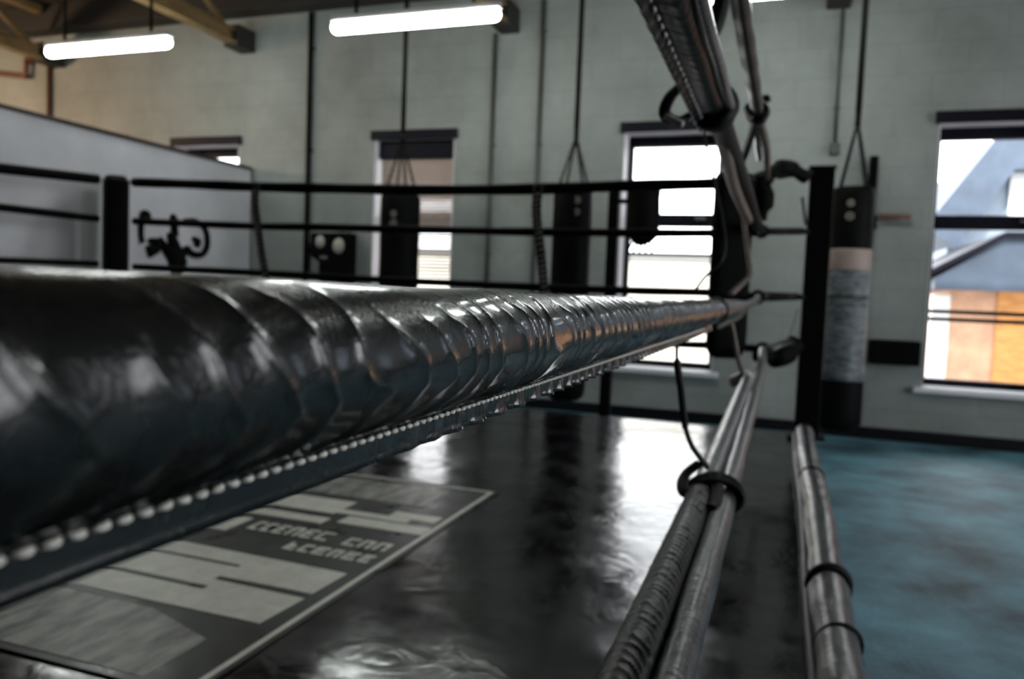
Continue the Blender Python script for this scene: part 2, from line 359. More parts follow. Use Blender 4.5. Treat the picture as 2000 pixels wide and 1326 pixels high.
# black punch pad on the far wall with two pale spots
a = at(612, 455, y=WY-.1); b_ = at(686, 560, y=WY-.1)
t = thing('punch_pad', ((a.x+b_.x)/2, WY, .85), 'black wall-mounted punch pad with two pale round spots', 'punch pad')
zt = a.z; mb = MB()
mb.prism([(a.x, zt), (b_.x, zt), (b_.x, .86), (a.x+.09, .86), (a.x+.09, zt-.26), (a.x, zt-.20)], 'y', WY-.14, WY-.03); mb.build('padded_body', 'padblack', t)
MB().box((a.x+.12, WY-.03, .9), (b_.x-.04, WY, zt-.05)).build('mounting_board', 'steelblack', t)
for px, py, r in ((625, 472, .045), (661, 480, .055)):
    c = at(px, py, y=WY-.145); n = MB(); n.tube([(c.x, WY-.147, c.z), (c.x, WY-.139, c.z)], r, 20, flat=1.25); n.build('round_spot', 'target', t)
c = at(632, 502, y=WY-.145); MB().box((c.x-.04, WY-.145, c.z-.012), (c.x+.03, WY-.139, c.z+.012)).build('printed_mark', 'badge', t)
for s in (-.03, .05): MB().tube([(b_.x-.15+s, WY-.05, zt), (b_.x-.15+s, WY-.05, zt+.07)], .01, 8).build('hanging_hook', 'chrome', t)

# emblem on the partition: a trunk with curled arms (flat painted steel cut-out)
t = thing('wall_emblem', (-4.74, 5.15, .8), 'black cut-out emblem with a tapered trunk and curled arms on the grey partition', 'emblem')
def E(px, py): return at(px, py, x=-4.725)
mb = MB()
def stroke(pp, rr): mb.tube(catmull([E(*p) for p in pp], 6), [x for x in np.interp(np.linspace(0, 1, (len(pp)-1)*6+1), np.linspace(0, 1, len(rr)), rr)], 8, flat=1)
stroke([(333, 455), (340, 480), (345, 512), (345, 535)], [.03, .05, .085, .05]); stroke([(344, 530), (343, 548), (344, 562)], [.05, .035, .045])
stroke([(312, 465), (322, 482), (338, 505)], [.02, .035, .05]); stroke([(338, 505), (352, 500), (366, 485)], [.05, .04, .03])
mb.build('trunk', 'steelblack', t); mb = MB()
stroke([(338, 418), (339, 428), (341, 445), (342, 462)], [.015, .035, .03, .03]); mb.build('crest', 'steelblack', t)
for pp, rr in (([(292, 428), (284, 420), (277, 436), (276, 458), (279, 474)], [.02, .045, .022, .018, .018]), ([(290, 492), (304, 486), (306, 472), (292, 470)], [.05, .04, .03, .02]), ([(360, 430), (384, 432), (402, 450), (405, 478), (396, 496), (376, 496), (366, 482)], [.015, .022, .022, .024, .026, .028, .02]), ([(384, 480), (388, 470), (378, 466)], [.03, .02, .02])):
    mb = MB(); stroke(pp, rr); mb.build('curled_arm', 'steelblack', t)

# ------------------------------------------------------------------ ring platform, canvas, banner
RX0, RX1, RY0, RY1, RZ = -4.66, .18, -1.2, 4.44, .25
t = thing('ring_platform', ((RX0+RX1)/2, 1.6, 0), 'low black boxing ring platform with a glossy black vinyl canvas', 'boxing ring')
MB().box((RX0, RY0, 0), (RX1, RY1, RZ-.02), bev=.01).build('platform_base', 'skirt', t)
nx, ny = 160, 190; X, Yg = np.meshgrid(np.linspace(RX0-.01, RX1+.01, nx), np.linspace(RY0-.01, RY1+.01, ny))
def vnoise(x, y, seed=0):
    r = np.random.default_rng(seed).random((256, 256)); xi = np.floor(x).astype(int); yi = np.floor(y).astype(int); fx = x-xi; fy = y-yi
    fx = fx*fx*(3-2*fx); fy = fy*fy*(3-2*fy); g = lambda i, j: r[i % 256, j % 256]
    return (g(xi, yi)*(1-fx)+g(xi+1, yi)*fx)*(1-fy)+(g(xi, yi+1)*(1-fx)+g(xi+1, yi+1)*fx)*fy
Zg = RZ+(vnoise(X*2.2, Yg*2.2, 1)-.5)*.004+(vnoise(X*7, Yg*5, 2)-.5)*.0012
vs = np.stack([X, Yg, Zg], -1).reshape(-1, 3); vs = np.vstack([vs]); idx = np.arange(nx*ny).reshape(ny, nx)
fs = np.stack([idx[:-1, :-1], idx[:-1, 1:], idx[1:, 1:], idx[1:, :-1]], -1).reshape(-1, 4)
mb = MB(); mb.add(vs.tolist(), fs.tolist()); cv = mb.build('canvas', 'canvas', t)
so_ = cv.modifiers.new('s', 'SOLIDIFY'); so_.thickness = .008; so_.offset = -1

bz = RZ+.0035
bn = thing('canvas_banner', (-1.4, 1.8, RZ), 'rectangular cream and black printed panel lying on the ring canvas under the padded rope', 'printed banner')
MB().box((-2.3, 1.02, bz-.003), (-.90, 2.52, bz)).build('dark_ground', 'printgrey', bn)
def flat(name, polys, m, dz=.001):
    mb = MB()
    for p in polys: mb.prism(p, 'z', bz-.001, bz+dz)
    return mb.build(name, m, bn)
R_ = lambda x0, x1, y0, y1, sk=0: [(x0, y0), (x1, y0), (x1, y1), (x0+sk, y1)]
flat('cream_lettering', [
    [(-2.25, 1.32), (-1.26, 1.30), (-.975, 1.30), (-.965, 1.445), (-1.22, 1.455), (-1.22, 1.475), (-.965, 1.475), (-.96, 1.615), (-1.49, 1.635), (-2.25, 1.66),
     (-2.25, 1.57), (-1.22, 1.555), (-1.22, 1.54), (-2.25, 1.555), (-2.25, 1.44), (-1.20, 1.415), (-1.20, 1.395), (-2.25, 1.425)],
    R_(-2.25, -1.24, 1.93, 1.985), R_(-1.205, -.93, 1.96, 2.03), R_(-2.25, -1.26, 2.03, 2.17), R_(-1.26, -1.02, 2.045, 2.085), R_(-1.10, -.945, 2.08, 2.14),
    R_(-2.25, -1.44, 1.76, 1.885, .06)], 'white')
flat('border_line', [R_(-.925, -.913, 1.05, 2.50), R_(-2.28, -.925, 2.488, 2.50)], 'white')
flat('scuffed_field', [[(-2.28, 1.04), (-1.02, 1.04), (-1.02, 1.20), (-1.22, 1.27), (-2.28, 1.29)]], 'scuff'); flat('scuffed_field', [R_(-2.25, -1.05, 2.22, 2.44)], 'scuff')
small = []   # two lines of small worn capitals, too scuffed to read
random.seed(9)
for y, x0, x1, h in ((1.70, -1.21, -.955, .055), (1.795, -1.09, -.945, .06), (1.80, -1.40, -1.14, .07)):
    x = x0; small = []
    while x < x1-.02:
        wd = random.uniform(.026, .038); s = .009
        small.append(R_(x, x+s, y, y+h))
        k = random.randrange(4)
        if k in (0, 1, 3): small.append(R_(x+s, x+wd, y+h-.013, y+h))
        if k in (0, 2): small.append(R_(x+s, x+wd*.8, y+h*.42, y+h*.42+.013))
        if k in (1, 2, 0): small.append(R_(x+s, x+wd, y, y+.013))
        if k == 3: small.append(R_(x+wd-s, x+wd, y, y+h-.013))
        x += wd+.012
    flat('small_lettering', small, 'white')

# padded tube along the right edge of the canvas
t = thing('edge_roll', (.15, 2, RZ), 'long grey-black padded roll along the right edge of the ring canvas beside the blue floor', 'edge padding')
pts = []; rs = []; n = 150
for i in range(n+1):
    y = -.5+4.71*i/n; pts.append((.138+.004*math.sin(y*3), y, RZ+.046+.003*math.sin(y*5+1)))
    rs.append(.043+.0025*math.sin(y*11)+.0012*math.sin(y*37)-.006*math.exp(-((y-1.93)/.02)**2)-.004*math.exp(-((y-1.59)/.012)**2)-.004*math.exp(-((y-3.1)/.012)**2))
MB().tube(pts, rs, 28).build('padded_cover', 'greyrope', t)
mb = MB(); mb.tube([(p_[0]-.046, p_[1], p_[2]-.012) for p_ in pts], .010, 8); mb.build('seam_piping', 'cover', t)
def ring_at(cx, cz, y, r, w, name, parent, m='strap', tilt=0):
    mb = MB(); k = 30; mb.tube([(cx+(r)*math.cos(2*PI*i/k), y+tilt*math.cos(2*PI*i/k), cz+(r)*math.sin(2*PI*i/k)) for i in range(k+1)], w, 8, flat=1); return mb.build(name, m, parent)
for y, r, w_ in ((1.93, .043, .012), (1.59, .043, .004), (3.1, .043, .005)): ring_at(.138, RZ+.046, y, r, w_, 'tie_strap', t, tilt=.012)

# ------------------------------------------------------------------ covered ropes with folds and a stitched flap
def folds(s, th, lam, amp, seed, tm=-20.):
    """height of the leather folds; chevrons that meet around the angle tm (degrees)"""
    a = np.clip((th-tm)/60, -3, 3); warp = (vnoise(s/lam*.55+3, th*.012+5, seed)-.5)*1.1+(vnoise(s/lam*1.7, th*.03+9, seed+1)-.5)*.3
    ph = np.where(a > 0, s/lam+a*.95, s/lam-a*1.15)+warp
    i = np.round(ph); d = np.abs(ph-i)
    rr = np.random.default_rng(seed+2).random(4096); h1 = rr[(i.astype(int)) % 4096]; h2 = rr[(i.astype(int)*7+11) % 4096]
    sharp = np.exp(-d/.075)*.85+np.exp(-(d/.22)**2)*.28
    env_up = .8*np.exp(-((th-tm-22-h1*22)/(26+16*h2))**2); env_dn = np.exp(-((th-tm+30+h2*12)/(30))**2)
    env = np.where(a > 0, np.maximum(env_up, .55*np.exp(-(a*60/22)**2)), np.maximum(1.15*env_dn, .55*np.exp(-(a*60/22)**2)))
    return amp*sharp*env*(.35+.9*h1)

def cover(name, parent, path, y0, y1, r, amp, lam, seed, seam, flapw, mat_='leather', tm=-20., nth=200, ds=.0013, grow=4., tear=.16, y_fade=(9, 10), wob=0.):
    ys = [y0]
    while ys[-1] < y1: ys.append(ys[-1]+ds*(1+grow*abs(ys[-1])))
    ys = np.array(ys); th = np.linspace(-180, 180, nth, endpoint=False)
    Y2, T2 = np.meshgrid(ys, th, indexing='ij')
    def wrap(d): return (d+180) % 360-180
    T3 = wrap(T2-seam); Tn = np.where(T3 < -0, T3+360, T3)+seam     # seam .. seam+360
    Tn = np.where(Tn > seam+300, Tn-360, Tn)
    f = folds(Y2, wrap(T2), lam, amp, seed, tm)
    edge = 1-np.exp(-(wrap(T2-seam)/10)**2)
    fade = 1-np.clip((Y2-y_fade[0])/(y_fade[1]-y_fade[0]), 0, 1)
    seamless = np.clip(np.abs(wrap(T2-180-0))/40, 0, 1)
    R = r*(1+tear*np.exp(-(wrap(T2-seam)/15)**2))+f*edge*fade*seamless
    R += r*wob*(vnoise(Y2*17+20, T2*.025+50, seed+5)-.5)*edge*seamless
    C = np.array([path(y) for y in ys]); a = np.radians(T2)
    Xc = C[:, 0][:, None]+R*np.cos(a); Zc = C[:, 1][:, None]+R*np.sin(a)
    vs = np.stack([Xc, Y2, Zc], -1).reshape(-1, 3); k = len(ys); idx = np.arange(k*nth).reshape(k, nth); nx_ = np.roll(idx, -1, 1)
    fs = np.stack([idx[:-1], nx_[:-1], nx_[1:], idx[1:]], -1).reshape(-1, 4).tolist()
    fs.append(idx[0].tolist()); fs.append(idx[-1][::-1].tolist())
    mb = MB(); mb.add(vs.tolist(), fs); body = mb.build('leather_cover', mat_, parent)
    # flap: a two-ply strip hanging from the seam
    sa = math.radians(seam); dx, dz = math.cos(sa), math.sin(sa); px_, pz_ = -dz, dx     # px_,pz_: across the strip
    st = .0016; m_ = 7; vs = []; fs = []
    for i, y in enumerate(ys):
        cx, cz = path(y); amp_w = .0018*min(1, max(0, (y-.22)/.2)) if flapw < .02 else .003
        for j in range(m_+1):
            u = j/m_; d = r*(1+tear)*.90+u*(flapw+r*.1*(1+tear)); wv = amp_w*u*(math.sin(y*2*PI/(lam*1.25)+2*math.sin(y*23))+.15*math.sin(y*2*PI/(lam*.37)))
            for sgn in (1, -1):
                th_ = st*(1+.55*(u > .9)); vs.append((cx+dx*d+px_*(wv+sgn*th_), y, cz+dz*d+pz_*(wv+sgn*th_)))
    q = 2*(m_+1)
    for i in range(len(ys)-1):
        o = i*q; p_ = o+q
        for j in range(m_):
            fs.append((o+2*j, o+2*j+2, p_+2*j+2, p_+2*j)); fs.append((o+2*j+1, p_+2*j+1, p_+2*j+3, o+2*j+3))
        fs.append((o+2*m_, o+2*m_+1, p_+2*m_+1, p_+2*m_))
    mb = MB(); mb.add(vs, fs); mb.build('seam_flap', mat_, parent)
    return body

def stitches(parent, path, y0, y1, r, seam, off, pitch, side, size, m='thread', tear=.16):
    mb = MB(); sa = math.radians(seam); dx, dz = math.cos(sa), math.sin(sa); px_, pz_ = -dz*side, dx*side; y = y0; k = 0
    while y < y1:
        cx, cz = path(y); d = r*(1+tear)+off; c = Vector((cx+dx*d+px_*.0020, y, cz+dz*d+pz_*.0020)); L = size
        tl = .0006*math.sin(k*2.3)
        pts = [c+Vector((dx*(-tl), -L/2, dz*(-tl))), c+Vector((px_*.0007, -L/4, pz_*.0007)), c+Vector((px_*.0010, 0, pz_*.0010)), c+Vector((px_*.0007, L/4, pz_*.0007)), c+Vector((dx*tl, L/2, dz*tl))]
        mb.tube(pts, [L*.10, L*.19, L*.22, L*.19, L*.10], 8); y += pitch; k += 1
    return mb.build('stitching', m, parent)

K = [at(1498, 348, y=4.05), at(1487, 452, y=4.05), at(1480, 580, y=4.05), at(1490, 682, y=4.05)]   # where the ropes meet by the near corner post
KZ = [k.z for k in K]
PX, PY = .15, 4.33
HOLD = [1.62, 1.32, .985, .745]
# near rope (third from the top), the big one
def path3(y):
    x = -.1405+.03*max(0, (y-2.6)/1.45)**1.5; z = CAMZ-.0245+.012*max(0, (y-1.3)/2.75)+.035*max(0, (y-2.6)/1.45)**2
    return x, z
t3 = thing('ring_rope', (-.14, 2, .92), 'thick black leather-padded ring rope filling the foreground, wrinkled and stitched along its underside', 'ring rope', None)
cv3 = cover('cover', t3, path3, -1.0, 1.74, .0252, .0018, .022, 21, -92, .0115, ds=.0006, nth=260, wob=.06, grow=2.5)
stitches(cv3, path3, -.05, 1.5, .0252, -92, .0014, .0062, 1, .0046)
mb = MB(); ys_ = np.linspace(1.73, 2.9, 60); mb.tube([(path3(y)[0], y, path3(y)[1]) for y in ys_], [.0235+.001*math.sin(y*40)-.004*max(0, (y-2.5)/.4) for y in ys_], 20); mb.build('plain_cover', 'greyrope', t3)
ring_at(path3(1.75)[0], path3(1.75)[1], 1.75, .0235, .007, 'binding_band', t3)
mb = MB(); ys_ = list(np.linspace(2.88, 3.9, 30)); mb.tube([(path3(y)[0], y, path3(y)[1]) for y in ys_]+[K[2]], .0155, 12); mb.build('bare_rope_end', 'greyrope', t3)
mb = MB(); mb.tube(catmull([(path3(1.72)[0]+.004, 1.72, path3(1.72)[1]-.036), (path3(2.1)[0]+.006, 2.1, path3(2.1)[1]-.034), (path3(2.5)[0]+.01, 2.5, path3(2.5)[1]-.03), (path3(2.9)[0]+.006, 2.9, path3(2.9)[1]-.018)]), .009, 8); mb.build('loose_flap_end', 'cover', t3)

# second rope, overhead
def path2(y): 
    s = y/4.05; return -.148+.012*s, CAMZ+.375-.012*math.sin(PI*min(1, s))-.02*s*s
t2 = thing('ring_rope', (-.14, 2, 1.3), 'black laced ring rope slanting from the top edge to the left of two hanging knots', 'ring rope')
cv2 = cover('cover', t2, path2, -1.0, 1.55, .025, .0012, .03, 55, -128, .018, 'cover', tm=-60, nth=120, ds=.003, grow=.6)
stitches(cv2, path2, .6, 1.5, .025, -128, .004, .03, 1, .016, 'darkthread')
pts = catmull([(path2(1.5)[0], 1.5, path2(1.5)[1])]+[at(1430, 300, y=2.1), at(1458, 375, y=2.9), at(1474, 425, y=3.5), K[1]]); mb = MB(); mb.tube(pts, [.024]*len(pts), 12); mb.build('bare_rope', 'strap', t2)
pts = catmull([at(1400, 205, y=1.56), at(1418, 300, y=2.0), at(1436, 372, y=2.6), at(1462, 430, y=3.2)]); mb = MB(); mb.tube(pts, .017, 10); mb.build('outer_strand', 'brownrope', t2)
mb = MB(); mb.tube([(path2(y)[0]+.029, y, path2(y)[1]-.006+.002*math.sin(y*22)) for y in np.linspace(-1.0, 1.5, 90)], .011, 10); mb.build('side_strand', 'greyrope', t2)

# top rope
def pt1(y): return at(1440+45*(y-1.85)/1.1, (y-1.85)/1.1*200, y=y) if False else None
def path1(y): s = y/4.05; return -.138+.03*s*s, CAMZ+.70-.05*s
t1 = thing('ring_rope', (-.13, 2, 1.62), 'black rope coming down from the top edge to the knot right of the laced one', 'ring rope')
pts = [(path1(y)[0], y, path1(y)[1]) for y in np.linspace(-1.0, 2.9, 110)]
mb = MB(); mb.tube(pts, [.025+.0012*math.sin(i*1.1)-.004*(i/110) for i in range(110)], 18); mb.build('leather_cover', 'cover', t1)
e = Vector(pts[-1])
mb = MB(); mb.tube(catmull([e, at(1497, 290, y=3.5), K[0]]), .016, 10); mb.build('bare_rope', 'brownrope', t1)
mb = MB(); mb.tube(catmull([e, at(1463, 280, y=3.4), at(1446, 330, y=3.9), at(1452, 356, y=4.03)]), .015, 10); mb.build('outer_strand', 'strap', t1)
mb = MB(); mb.tube(catmull([e, at(1480, 270, y=3.4), at(1484, 310, y=3.8)]), .016, 10); mb.build('pale_strand', 'palerope', t1)

# lowest rope
def path4(y): s = max(0, y)/4.05; return -.122+.03*s, CAMZ-.365+.125*s**1.3+.02*s
t4 = thing('ring_rope', (-.11, 2, .66), 'lowest ribbed ring rope rising from the bottom edge to the corner, with a parallel strand', 'ring rope')
cover('cover', t4, path4, -1.0, 1.33, .0235, .0020, .017, 77, -35, .010, 'cover', tm=95, nth=140, ds=.0016, grow=1.2)
pts = [(path4(y)[0], y, path4(y)[1]) for y in np.linspace(1.3, 2.8, 50)]; mb = MB(); mb.tube(pts, [.0225+.0006*math.sin(i) for i in range(50)], 16); mb.build('plain_cover', 'greyrope', t4)
pts = [(path4(y)[0]+.043-.004*y, y, path4(y)[1]-.006) for y in np.linspace(-1.0, 3.3, 110)]+[Vector(K[3])]; mb = MB(); mb.tube(pts, [.0195+.0008*math.sin(i*.8) for i in range(111)], 16); mb.build('side_strand', 'greyrope', t4)
c = Vector((path4(2.8)[0], 2.8, path4(2.8)[1])); mb = MB(); mb.tube(catmull([c+Vector((0, -.02, 0)), c+Vector((-.01, .06, .012)), c+Vector((-.055, .02, -.01))]), [.02]*17, 12); mb.build('pale_rope_end', 'palerope', t4)

# spacer straps, knots and cords on the near ropes
def knot(name, c, r, label, loops, m='strap', cat='knot', extra=(), oval=.9):
    t = thing(name, c, label, cat)
    mb = MB(); c = Vector(c)
    for k in range(loops):
        a0 = k*1.1; tl_ = .3*r*math.sin(k*2.7+1); pts = [c+Vector((r*(1+.12*math.sin(k*1.9))*math.cos(2*PI*i/24)*oval, tl_*math.cos(2*PI*i/24)+(k-loops/2)*r*(.5 if loops < 5 else .32)+(.25 if loops < 5 else .08)*r*math.sin(4*PI*i/24+a0), r*math.sin(2*PI*i/24))) for i in range(25)]
        mb.tube(pts, r*(.36 if loops < 5 else .19), 10)
    mb.build('wraps', m, t)
    for nm, pts, rr, mm in extra:
        mb = MB(); q = catmull(pts, 8); mb.tube(q, rr, 10, flat=.6); mb.build(nm, mm, t)
    return t
c2 = (path2(1.52)[0], 1.52, path2(1.52)[1])
knot('strap_knot', c2, .034, 'bulky black strap knot with a hanging loop on the laced overhead rope', 3, extra=[
    ('hanging_loop', [at(1335, 165, y=1.30), at(1308, 190, y=1.35), at(1298, 222, y=1.38), at(1322, 236, y=1.42), at(1352, 222, y=1.46), at(1385, 205, y=1.5)], .011, 'strap'),
    ('pale_tag', [at(1300, 226, y=1.37), at(1318, 236, y=1.37), at(1334, 243, y=1.37)], .009, 'palerope'),
    ('metal_ring', [at(1385, 205, y=1.46), at(1392, 200, y=1.455), at(1396, 208, y=1.46), at(1388, 212, y=1.46), at(1384, 206, y=1.46)], .002, 'chrome')])
c1 = pts1 = (path1(2.9)[0], 2.9, path1(2.9)[1])
knot('strap_knot', c1, .030, 'black strap knot on the rope at the right, tied above two splayed strands', 3, extra=[
    ('loose_end', [at(1470, 195, y=2.9), at(1458, 210, y=2.88), at(1466, 228, y=2.87)], .010, 'strap'), ('pale_tag', [at(1458, 215, y=2.86), at(1463, 226, y=2.86), at(1468, 232, y=2.86)], .008, 'palerope'),
    ('knot_end', [at(1485, 195, y=2.9), at(1498, 190, y=2.9), at(1500, 198, y=2.9)], .016, 'strap')])
c4 = (path4(1.36)[0]+.020, 1.36, path4(1.36)[1]-.002)
knot('strap_knot', c4, .028, 'black strap and buckle tied round the lowest rope', 7, oval=1.5, extra=[
    ('buckle_loop', [at(1365, 905, y=1.36), at(1338, 928, y=1.34), at(1334, 955, y=1.30), at(1352, 968, y=1.28)], .011, 'strap'),
    ('loose_end', [at(1396, 925, y=1.36), at(1402, 950, y=1.32), at(1397, 985, y=1.24), at(1388, 992, y=1.22)], .010, 'strap')])
def cord(pts, r, label, m='strap', flat=.6, name='tie_cord'):
    q = catmull(pts, 8); mb = MB(); mb.tube(q, r, 10, flat=flat); o = mb.build(name, m); return tag(o, label, 'cord')
cord([at(1374, 225, y=1.58), at(1377, 270, y=1.58), at(1392, 340, y=1.56), at(1410, 420, y=1.54), at(1417, 480, y=1.52), at(1408, 512, y=1.5), at(1378, 540, y=1.5), at(1357, 568, y=1.48)], .0042,
     'thin black cord curving from the upper knot down to the thick padded rope')
cord([at(1324, 655, y=1.2), at(1322, 700, y=1.2), at(1330, 760, y=1.22), at(1338, 830, y=1.26), at(1350, 868, y=1.30), at(1368, 895, y=1.34), at(1382, 912, y=1.36)], [.0045]*9+[.0095]*16+[.0065]*24,
     'dark strap hanging from the thick padded rope down to the lowest rope', name='spacer_strap')
cord([at(1452, 395, y=3.3), at(1455, 450, y=3.2), at(1462, 500, y=3.1), at(1465, 536, y=3.0), at(1448, 556, y=2.95), at(1427, 575, y=2.9)], .0095, 'worn brown cord hanging down in front of the corner cushion', 'brownrope', 1)
cord([at(1425, 612, y=2.85), at(1432, 650, y=2.85), at(1442, 700, y=2.85), at(1454, 742, y=2.82)], .0085, 'short brown cord between the thick rope end and the lowest rope', 'brownrope', 1)
cord([at(1412, -8, y=2.2), at(1398, 45, y=2.2), at(1374, 95, y=2.2), at(1368, 110, y=2.22)], .026, 'dark strap slanting behind the laced overhead rope, right arm of a V', 'strap', .9)
cord([at(1372, -8, y=2.25), at(1364, 45, y=2.24), at(1370, 105, y=2.23)], .016, 'dark strap behind the laced overhead rope, left arm of a V', 'strap', .9)

# ------------------------------------------------------------------ corner posts, cushions and turnbuckles
t = thing('ring_post', (PX, PY, RZ), 'square black steel ring post at the right corner of the ring', 'ring post')
MB().box((PX-.06, PY-.06, RZ+.003), (PX+.06, PY+.06, 1.64), bev=.008).build('post_shaft', 'steelblack', t)
MB().box((PX-.066, PY-.066, 1.64), (PX+.066, PY+.066, 1.655), bev=.005).build('post_cap', 'steelblack', t)
MB().box((PX-.09, PY-.10, RZ+.003), (PX+.09, PY+.10, RZ+.018), bev=.004).build('base_plate', 'steelblack', t)
for z in HOLD: MB().tube([(PX-.085, PY-.085, z), (PX-.05, PY-.05, z)], .014, 10).build('eye_bolt', 'chain', t)
LX = -4.53; NY = -1.14
t = thing('ring_post', (-.02, NY, RZ), 'black steel ring post at the near right corner, behind the viewpoint', 'ring post')
MB().box((-.08, NY-.05, RZ+.003), (.04, NY+.05, 1.72), bev=.008).build('post_shaft', 'steelblack', t)
for z, fx in ((path1(-1)[1], path1(-1)[0]), (path2(-1)[1], path2(-1)[0]), (path3(-1)[1], path3(-1)[0]), (path4(-1)[1], path4(-1)[0])): MB().tube([(fx, -1.0, z), (-.05, NY+.05, z)], .014, 10).build('eye_bolt', 'chain', t)
t = thing('ring_post', (LX, PY, RZ), 'black steel ring post hidden behind the wide cushion at the left', 'ring post')
MB().box((LX-.06, PY-.06, RZ+.003), (LX+.06, PY+.06, 1.62), bev=.008).build('post_shaft', 'steelblack', t)
MB().box((LX-.066, PY-.066, 1.62), (LX+.066, PY+.066, 1.635), bev=.005).build('post_cap', 'steelblack', t)
def cushion(cx, cy, w_, d_, z0, z1, ang, label):
    t = thing('corner_cushion', (cx, cy, z0), label, 'corner cushion')
    n = 40; vs = []; prof = []
    for k in range(n):
        a = 2*PI*k/n; c, s = math.cos(a), math.sin(a); e = .5
        prof.append((w_/2*math.copysign(abs(c)**e, c), d_/2*math.copysign(abs(s)**e, s)))
    rings = []
    for z, sc in [(z0, .55), (z0+.015, .82), (z0+.045, .97), (z0+.08, 1)]+[(z0+.08+(z1-z0-.14)*i/10, 1+.012*math.sin(i*1.9)) for i in range(1, 10)]+[(z1-.05, 1), (z1-.02, .96), (z1-.004, .88), (z1, .7)]: rings.append((z, sc))
    mb = MB(); ca, sa = math.cos(ang), math.sin(ang)
    for z, sc in rings:
        for x, y in prof: vs.append((cx+(x*ca-y*sa)*sc, cy+(x*sa+y*ca)*sc, z))
    fs = [(i*n+k, i*n+(k+1) % n, (i+1)*n+(k+1) % n, (i+1)*n+k) for i in range(len(rings)-1) for k in range(n)]
    fs += [tuple(range(n-1, -1, -1)), tuple((len(rings)-1)*n+k for k in range(n))]
    mb.add(vs, fs); cb = mb.build('padded_body', 'padblack', t)
    mb = MB(); q = [(cx+(x*ca-y*sa)*.985, cy+(x*sa+y*ca)*.985, z1-.028) for x, y in prof]; mb.tube(q+[q[0]], .006, 6); mb.build('piping', 'cover', cb)
    return t
a = at(1435, 350, y=3.93); a2 = at(1440, 705, y=3.93)
cushion(a.x, 3.94, .19, .10, a2.z+.01, a.z+.03, math.radians(25), 'tall black corner cushion behind the crossing ropes, left of the right ring post')
b_ = at(225, 345, y=4.12); cushion(b_.x, 4.12, .30, .14, .62, b_.z, math.radians(-38), 'wide black corner cushion at the left corner of the ring')

def turnbuckle(k, label):
    z0 = K[k]; z1 = HOLD[k]; A = Vector(z0); B = Vector((PX-.08, PY-.08, z1)); t = thing('turnbuckle', A.lerp(B, .5), label, 'turnbuckle')
    mid = lambda f, dz=0: A.lerp(B, f)+Vector((0, 0, dz))
    MB().tube([mid(0), mid(.25), mid(.3), mid(.7), mid(.75), mid(1)], [.008, .008, .016, .016, .008, .008], 12).build('screw_barrel', 'chain', t)
    c = Vector(A); mb = MB(); mb.tube([c+Vector((.028*math.cos(2*PI*i/16), 0, .028*math.sin(2*PI*i/16))) for i in range(17)], .009, 8); mb.build('rope_eye', 'steelblack', t)
    return t, A, B
t, A, B = turnbuckle(0, 'turnbuckle at the top rope under an arched black cover, right ring corner')
mb = MB(); mb.tube(catmull([A+Vector((0, 0, .01)), A.lerp(B, .3)+Vector((0, 0, .04)), A.lerp(B, .65)+Vector((0, 0, .022)), B+Vector((0, 0, -.03))], 6), [.03]*6+[.042]*7+[.032]*6, 14); mb.build('arched_cover', 'padblack', t)
mb = MB(); mb.tube(catmull([A+Vector((-.05, .02, .03)), A+Vector((-.03, .03, -.02)), A+Vector((-.01, .05, -.09)), A+Vector((-.02, .05, -.20))], 5), [.03]*4+[.045]*5+[.05]*4+[.03]*3, 12); mb.build('padded_sleeve', 'padblack', t)
cc = at(1567, 385, y=4.2); MB().tube(catmull([cc, at(1570, 410, y=4.2), at(1574, 440, y=4.2)]), .007, 8).build('hanging_cord', 'strap', t)
t, A, B = turnbuckle(1, 'turnbuckle holding the second rope to the right ring post')
MB().tube([A, A.lerp(B, .5), B], .018, 10).build('strap_sleeve', 'strap', t)
t, A, B = turnbuckle(2, 'slim steel turnbuckle between the thick rope end and the right ring post')
for s in (-.012, .014): MB().tube([A+Vector((0, 0, s*1.5)), B+Vector((0, 0, s))], .006, 8).build('wire_strand', 'strap', t)
t, A, B = turnbuckle(3, 'lowest turnbuckle wrapped in a shiny black cover, right ring corner')
mb = MB(); mb.tube(catmull([A+Vector((-.03, 0, -.03)), A.lerp(B, .35)+Vector((0, 0, -.045)), A.lerp(B, .75)+Vector((0, 0, -.035)), B+Vector((0, 0, 0))], 6), [.035]*6+[.062]*7+[.05]*6, 16); mb.build('padded_cover', 'padblack', t)
mb = MB(); mb.tube(catmull([A, A.lerp(B, .3)+Vector((.0, -.06, .0)), A.lerp(B, .7)+Vector((.0, -.06, .015)), B], 6), .018, 12); mb.build('rope_tail', 'greyrope', t)
cord([at(1558, 602, y=4.2), at(1552, 625, y=4.2), at(1542, 655, y=4.2)], .010, 'short grey strap between the two lower turnbuckles by the right ring post', 'greyrope', .4, 'link_strap')

